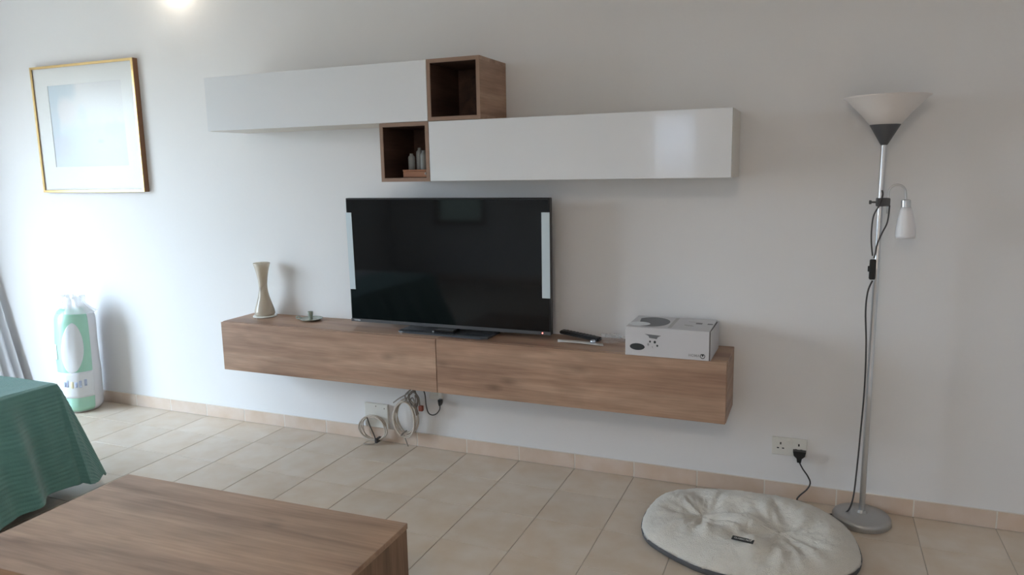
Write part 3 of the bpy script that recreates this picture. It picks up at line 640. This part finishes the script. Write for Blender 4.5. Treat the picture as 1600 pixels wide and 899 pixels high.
# ---------------- cables ----------------
def coil(name, cx, cz, rx, rz, turns, r, material, label, extra=None, seed=0, rot=0):
    rnd = random.Random(seed); t = thing(name, (cx, -.04, cz-rz), label, 'cable')
    for k in range(turns):
        ox, oz, s1, s2, yy = rnd.uniform(-.012, .012), rnd.uniform(-.008, .008), rnd.uniform(.88, 1.04), rnd.uniform(.9, 1.03), -.034-.0075*k
        pts = [(cx+ox+rx*s1*cos(a_)*(1+.03*sin(3*a_+k)), yy+.004*sin(a_*2+k), cz+oz+rz*s2*sin(a_)) for a_ in [2*pi*j/28 for j in range(28)]]
        b = MB(); b.tube(pts, r, 7, closed=True); b.build('loop', material, t, True)
    return t
t = coil('cable_coil', -.955, .092, .098, .078, 5, .0038, M_cable, 'round coil of pale cable with a black tie, left one by the skirting', seed=3)
b = MB(); b.tube([(-.975, -.078, .168), (-.955, -.082, .12), (-.925, -.082, .055), (-.918, -.080, .015)], .0032, 7, smooth_n=4); b.box(-.926, -.908, -.084, -.028, -.002+.012, .038, .003); b.build('cable_tie', M_tie, t)
b = MB(); b.tube([(-.918, -.06, .014), (-.928, -.09, .008), (-.96, -.10, .006), (-.99, -.105, .006)], .003, 7, smooth_n=4); b.build('loose_end', M_cable2, t, True)
t = coil('cable_bundle', -.712, .185, .078, .108, 6, .0042, M_cable, 'tall coil of beige cable hanging below the cabinet seam, right one', seed=8)
b = MB(); b.tube([(-.735, -.028, .085), (-.735, -.088, .083), (-.728, -.09, .095), (-.728, -.028, .097)], .003, 6, closed=True); b.tube([(-.728, -.06, .078), (-.715, -.065, .05), (-.70, -.065, .012)], .0032, 7, smooth_n=4); b.build('cable_tie', M_cable2, t)
rnd = random.Random(5)
b = MB()
b.tube([(-.685, -.04, .455), (-.682, -.045, .40), (-.66, -.05, .36), (-.70, -.055, .315), (-.715, -.055, .29)], .004, 7, smooth_n=5)
b.tube([(-.660, -.045, .455), (-.665, -.05, .41), (-.648, -.05, .36), (-.63, -.05, .30), (-.645, -.05, .25), (-.64, -.05, .21)], .0055, 7, smooth_n=5)
b.tube([(-.80, -.05, .272), (-.74, -.055, .315), (-.66, -.06, .355), (-.62, -.06, .33), (-.615, -.055, .28)], .004, 7, smooth_n=5)
b.tube([(-.67, -.055, .37), (-.71, -.06, .33), (-.69, -.06, .29), (-.66, -.06, .32), (-.64, -.06, .27), (-.625, -.06, .22)], .0045, 7, smooth_n=5)
for k in range(4):
    a0 = rnd.uniform(0, 6); b.tube([(-.655+.03*cos(a0+j)*rnd.uniform(.6, 1.1), -.06-.004*k, .318+.045*sin(a0+j)) for j in range(5)], .0038, 7, smooth_n=4)
b.build('hanging_cables', M_cable2, t, True)
b = MB(); b.box(-.617, -.590, -.072, -.05, .245, .278, .004, 2); b.build('connector', M_red, t)
t = thing('power_lead', (-.53, -.05, .24), 'black lead looping from under the cabinet seam to the small wall socket', 'cable')
b = MB(); b.tube([(-.598, -.045, .455), (-.596, -.045, .39), (-.582, -.045, .34), (-.578, -.045, .28), (-.565, -.045, .235), (-.540, -.045, .222), (-.512, -.042, .232), (-.492, -.038, .258), (-.490, -.034, .285)], .0035, 8, smooth_n=6); b.build('lead', M_tie, t, True)
b = MB(); b.prism([(-.010, .018), (.010, .018), (.008, -.006), (.004, -.018), (-.004, -.018), (-.008, -.006)], .026, Matrix.Translation((-.490, -.0165, .300)) @ FRONT); b.build('plug', M_black, t)

# ---------------- dog cushion ----------------
outl = [(.837, -.583), (.832, -.42), (.872, -.26), (.974, -.175), (1.095, -.135), (1.264, -.118), (1.474, -.120), (1.625, -.205), (1.715, -.335), (1.752, -.513), (1.738, -.655), (1.66, -.765), (1.521, -.845), (1.38, -.885), (1.26, -.893), (1.131, -.868), (.986, -.792), (.885, -.705)]
ring = spline([Vector((x, y, 0)) for x, y in outl], 12, True); NC = len(ring); cc = Vector((1.295, -.505, 0))
t = thing('dog_cushion', (cc.x, cc.y, 0), 'oval cream fleece dog cushion with grey underside on the floor', 'dog bed')
dips = [(Vector((1.09, -.47, 0)), .13, .05), (Vector((1.43, -.54, 0)), .13, .036)]
def ctop(p, s_):
    h = .030+.082*max(0, 1-s_**3.2)**.55
    for c_, rr, dp in dips:
        d = (p-c_); d.z = 0; q = d.length
        h -= dp*math.exp(-(q/rr)**2)
        ang = math.atan2(d.y, d.x)
        wv = noise.noise(Vector((cos(ang)*1.5+c_.x*9, sin(ang)*1.5, q*5.0)))*1.3+noise.noise(Vector((cos(ang)*4+p.x*5, sin(ang)*4+c_.x*5, q*9)))*.8
        h += .022*wv*math.exp(-((q-.16)/.12)**2)*min(1, (1-s_)*6)
    h += noise.noise(p*9)*.007*min(1, (1-s_)*5) + noise.noise(p*55)*.0035+noise.noise(p*120)*.002
    return h
b = MB(); rows = []; NR = 70
for i in range(NR+1):
    s_ = (i/NR)**.8; rw = []
    for j in range(NC):
        p = cc+(ring[j]-cc)*max(s_, .002); q = p.copy(); q.z = ctop(p, s_)
        nn = 1+.006*noise.noise(Vector((ring[j].x*30, ring[j].y*30, 0)))*s_
        q.x = cc.x+(q.x-cc.x)*nn; q.y = cc.y+(q.y-cc.y)*nn
        rw.append(q)
    rows.append(rw)
for f_, z_ in ((.996, .033), (.985, .033)):
    rows.append([Vector((cc.x+(r_.x-cc.x)*f_, cc.y+(r_.y-cc.y)*f_, z_)) for r_ in ring])
vs = b.grid(rows, closed_u=True); b.cap(vs[0]); b.build('fleece_top', M_fleece, t, True)
b = MB(); rows = []
for f_, z_ in ((.90, .0005), (.975, .004), (1.0, .014), (1.006, .028), (.998, .034)):
    rows.append([Vector((cc.x+(r_.x-cc.x)*f_, cc.y+(r_.y-cc.y)*f_, z_+.003*noise.noise(r_*14)*(z_ > .002))) for r_ in ring])
vs = b.grid(rows, closed_u=True); b.cap(vs[0], True); b.build('grey_underside', M_greycloth, t, True)
# sewn label, near front
lc = Vector((1.294, -.742, 0)); ldir = Vector((1, -.13, 0)).normalized(); lup = Vector((.13, 1, 0)).normalized()
zl = max(ctop(lc+ldir*a_+lup*c_, .70) for a_ in (-.044, -.022, 0, .022, .044) for c_ in (-.014, 0, .014))+.003
slope = radians(6)
Mx = Matrix.Translation((lc.x, lc.y, zl)) @ Matrix.Rotation(math.atan2(ldir.y, ldir.x), 4, 'Z') @ Matrix.Rotation(slope, 4, 'X')
b = MB(); b.prism([(-.044, -.014), (.044, -.014), (.044, .014), (-.044, .014)], .002, Mx); lab = b.build('sewn_label', M_ink, t)
text_mesh('lettering', 'CLASSIC PETS', .0125, Mx @ Matrix.Translation((0, 0, .0024)), mat('label_thread', (.55, .54, .52, 1), .7), lab, .0003, .92, .0004)

# ---------------- coffee table ----------------
TH = .42
ct = thing('coffee_table', (-1.103, -1.647, 0), 'low wood-effect coffee table in the foreground', 'table')
ox, oy = -1.103, -1.647; TW, TD = 1.327, .70
b = MB(); b.box(ox, ox+TW, oy-TD, oy, TH-.022, TH, .0015); b.build('tabletop', M_oak_table, ct)
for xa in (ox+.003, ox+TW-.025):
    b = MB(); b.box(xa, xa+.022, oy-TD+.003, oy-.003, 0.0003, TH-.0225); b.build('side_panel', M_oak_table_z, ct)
b = MB(); b.box(ox+.026, ox+TW-.026, oy-.030, oy-.012, .05, TH-.0225); b.build('back_panel', M_oak_table, ct)
b = MB(); b.box(ox+.026, ox+TW-.026, oy-TD+.02, oy-.031, .06, .08); b.build('bottom_shelf', M_oak_table, ct)
for k in range(2):
    xa = ox+.027+k*(TW-.054)/2
    b = MB(); b.box(xa+.001, xa+(TW-.054)/2-.001, oy-TD+.004, oy-TD+.022, .085, TH-.024, .001); dr = b.build('drawer_front', M_oak_table, ct)
ct.rotation_euler = (0, 0, radians(1.3))

# ---------------- bed under the green throw ----------------
BX0, BX1, BY0, BY1, BZ = -3.25, -2.10, -3.35, -1.235, .585
bd = thing('bed', ((BX0+BX1)/2, (BY0+BY1)/2, 0), 'dark based bed hidden under the teal throw at the left edge', 'bed')
b = MB(); b.box(BX0+.03, BX1-.03, BY0+.03, BY1-.03, .06, .30, .01); b.build('bed_base', M_darkbase, bd)
b = MB(); b.box(BX0, BX1, BY0, BY1, .302, BZ, .03, 3); b.build('mattress', M_mattress, bd)
for xa in (BX0+.08, BX1-.14):
    for ya in (BY0+.08, BY1-.14):
        b = MB(); b.box(xa, xa+.06, ya, ya+.06, .0003, .0598); b.build('leg', M_darkbase, bd)
RIB = .0215
def throw_pt(a_, c_, inner):
    """a_: overhang past the +x edge (negative: on top); c_: overhang past the far +y edge"""
    ZT = .602; hx = max(a_, 0); hy = max(c_, 0); r = math.hypot(hx, hy)
    ex, ey = BX1+min(a_, 0), BY1+min(c_, 0)
    rib = .0042*abs(sin(pi*a_/RIB))**.7
    if r <= 0:
        return Vector((ex, ey, ZT+rib+.004*noise.noise(Vector((ex*4, ey*4, 0)))))
    dx, dy = hx/r, hy/r
    # fold amplitude grows downwards
    s_ = -min(c_, 0)+.35*math.atan2(hy, hx)
    fold = .028*sin(s_*24+1.0)+.012*sin(s_*43+2.2)+.014*noise.noise(Vector((s_*7, r*3, 2)))
    if c_ > -.12: fold *= max(.15, 1-(c_+.12)/.16)
    flare = .30 if hy > 0 and hx > 0 else .20+.26*min(1, max(0, -c_)/.6)
    out = r*flare+fold*min(1, r/.30)+.012*min(1, r/.04)
    out = out+rib*.9+.006
    z = ZT-.004-(r*.955 if r > .03 else r*r/.03*.955*.9+r*.08)
    z = max(z, .012)
    return Vector((ex+dx*out, ey+dy*out, z+rib*.25))
b = MB(); rows = []
NA, NB = 270, 150
HA, HB = .545, .54
for j in range(NB+1):
    c_ = -1.95 + (1.95+HB)*(j/NB)**.75
    rw = []
    for i in range(NA+1):
        a_ = -.62+(.62+HA)*i/NA
        hmax = HA+.012*sin(c_*9)
        aa = min(a_, 1)*(1 if a_ <= 0 else hmax/HA)
        # rounded corner of the cloth
        if aa > 0 and c_ > 0:
            rr = math.hypot(aa/HA, c_/HB); mxr = max(aa/HA, c_/HB)
            k = mxr/rr if rr > 0 else 1; k = k*.93+.07; aa2, cc2 = aa*k, c_*k
        else: aa2, cc2 = aa, c_
        rw.append(throw_pt(aa2, cc2, 0))
    rows.append(rw)
b.grid(rows); o = b.build('throw_blanket', M_throw, smooth=True, org=((BX0+BX1)/2+.4, BY1-.6, .6))
md = o.modifiers.new('thick', 'SOLIDIFY'); md.thickness = .008; md.offset = -1
tag(o, 'teal green ribbed plush throw draped over the bed, left foreground', 'blanket')

# ---------------- wrapped duvet ----------------
dx_, dy_ = -3.335, -.185; RD = .140; HD = .765
t = thing('wrapped_duvet', (dx_, dy_, 0), 'rolled white duvet in clear packaging with mint green label, standing by the wall', 'duvet')
def dshape(z, th, extra=0):
    zz = z/HD
    r = RD*(1-.10*zz**2) * (1-.22*max(0, 1-z/.05)**2 if z < .05 else 1)
    if zz > .86: r *= math.sqrt(max(0.0, 1-((zz-.86)/.155)**2))
    r *= 1+.035*noise.noise(Vector((cos(th)*1.6, sin(th)*1.6, z*5)))+.02*noise.noise(Vector((cos(th)*5, sin(th)*5, z*9+3)))
    r += extra
    lean = .028*zz
    return Vector((dx_+r*cos(th)*1.0+lean, dy_+r*sin(th)*.95, z+.001))
b = MB(); rows = [[dshape(HD*min(i/48, .995), 2*pi*j/56) for j in range(56)] for i in range(49)]
vs = b.grid(rows, closed_u=True); b.cap(vs[0], True); b.cap(vs[-1]); b.build('duvet_roll', M_duvet, t, True)
def shell(name, th0, th1, z0f, z1f, ex, material, nz=24, nt_=24, edge=None):
    b = MB(); rows = []
    for i in range(nz+1):
        v = i/nz; rw = []
        for j in range(nt_+1):
            u_ = j/nt_; t0, t1 = th0, th1
            if edge: t0, t1 = edge(v, th0, th1)
            th = t0+(t1-t0)*u_; z = z0f+(z1f-z0f)*v
            rw.append(dshape(z, th, ex))
        rows.append(rw)
    b.grid(rows); o = b.build(name, material, t, True)
    md = o.modifiers.new('thick', 'SOLIDIFY'); md.thickness = .0015; md.offset = 1
    return o
A0, A1 = radians(-128), radians(-2)
shell('label_sheet', A0, A1, .012, .745, .002, M_mint, 40, 34)
shell('white_band', A0, A1, .115, .300, .0045, M_labelwhite, 8, 30)
def lens(v, a0, a1):
    w_ = (sin(pi*min(1, max(0, v))**.9))**.55 if 0 < v < 1 else 0.02
    c_ = radians(-58)+radians(10)*v; hw = radians(31)*w_; return c_-hw, c_+hw
shell('printed_sheet_shape', 0, 0, .295, .655, .0062, M_labelwhite, 26, 16, edge=lens)
shell('white_panel', A0, radians(-104), .39, .50, .0055, M_labelwhite, 6, 8)
shell('white_panel', A0, radians(-88), .012, .10, .0045, M_labelwhite, 4, 10)
rnd = random.Random(2)
for k in range(6):
    a_ = radians(-86+k*11+rnd.uniform(-2, 2)); h0 = .195+rnd.uniform(-.012, .004); 
    shell('printed_mark', a_, a_+radians(7), h0, h0+.035+rnd.uniform(0, .02), .0068, M_yellowprint if k == 2 else M_blueprint, 3, 3)
# gathered clear top
b = MB(); rows = []
for i in range(13):
    v = i/12; rw = []
    for j in range(40):
        th = 2*pi*j/40
        r = .125*(1-v)**1.3+.030+.050*max(0, v-.45)*1.6
        r *= 1+.30*noise.noise(Vector((cos(th)*3, sin(th)*3, v*3)))*(.3+v)+.16*sin(th*9+v*3)*(.3+v)
        rw.append((dx_+.040+r*cos(th)-.02*v, dy_+r*sin(th)*.7, HD*.935+v*.115+.018*noise.noise(Vector((cos(th)*2, sin(th)*2, 7)))*v))
    rows.append(rw)
b.grid(rows, closed_u=True); b.build('gathered_wrap', M_clear, t, True)
b = MB(); rows = [[dshape(HD*min(.02+i/40*.97, .985), 2*pi*j/48, .009+.004*noise.noise(Vector((cos(2*pi*j/48)*4, sin(2*pi*j/48)*4, i*.35)))) for j in range(48)] for i in range(40)]
b.grid(rows, closed_u=True); b.build('clear_wrap', mat('thin_film', (.95, .96, .98, 1), .1, alpha=.10, coat=1.0), t, True)

# ---------------- curtains in the left corner ----------------
def curtain(name, x_top, ya, yb, spread, material, label, amp, nf, seed, zt_=2.5, fold_z=1.25):
    b = MB(); rows = []; NU = 90; NV = 50
    for i in range(NV+1):
        z = .015+(zt_-.015)*i/NV; rw = []
        k = max(0, 1-z/fold_z)
        for j in range(NU+1):
            u_ = j/NU
            y = ya+(yb-ya)*u_*(.55+.45*min(1, abs(z-fold_z)/.9+.2))
            x = x_top+spread*(k**1.15)*(1-.72*u_)+amp*sin(u_*nf*2*pi+seed+k*1.2)*(.6+.6*k)
            rw.append((x, y, z))
        rows.append(rw)
    b.grid(rows); o = b.build(name, material, smooth=True, org=(x_top, (ya+yb)/2, 0))
    md = o.modifiers.new('thick', 'SOLIDIFY'); md.thickness = .003; tag(o, label, 'curtain'); return o
curtain('sheer_curtain', -4.44, -.055, -.42, .315, M_curtain, 'white gathered curtain fanning out at the far left edge of the wall', .022, 6, 1.0)
curtain('drape', -4.53, -.09, -.60, .16, M_mauve, 'taupe drape behind the white curtain at the far left edge', .018, 7, 2.0)

print('objects', len(bpy.data.objects))
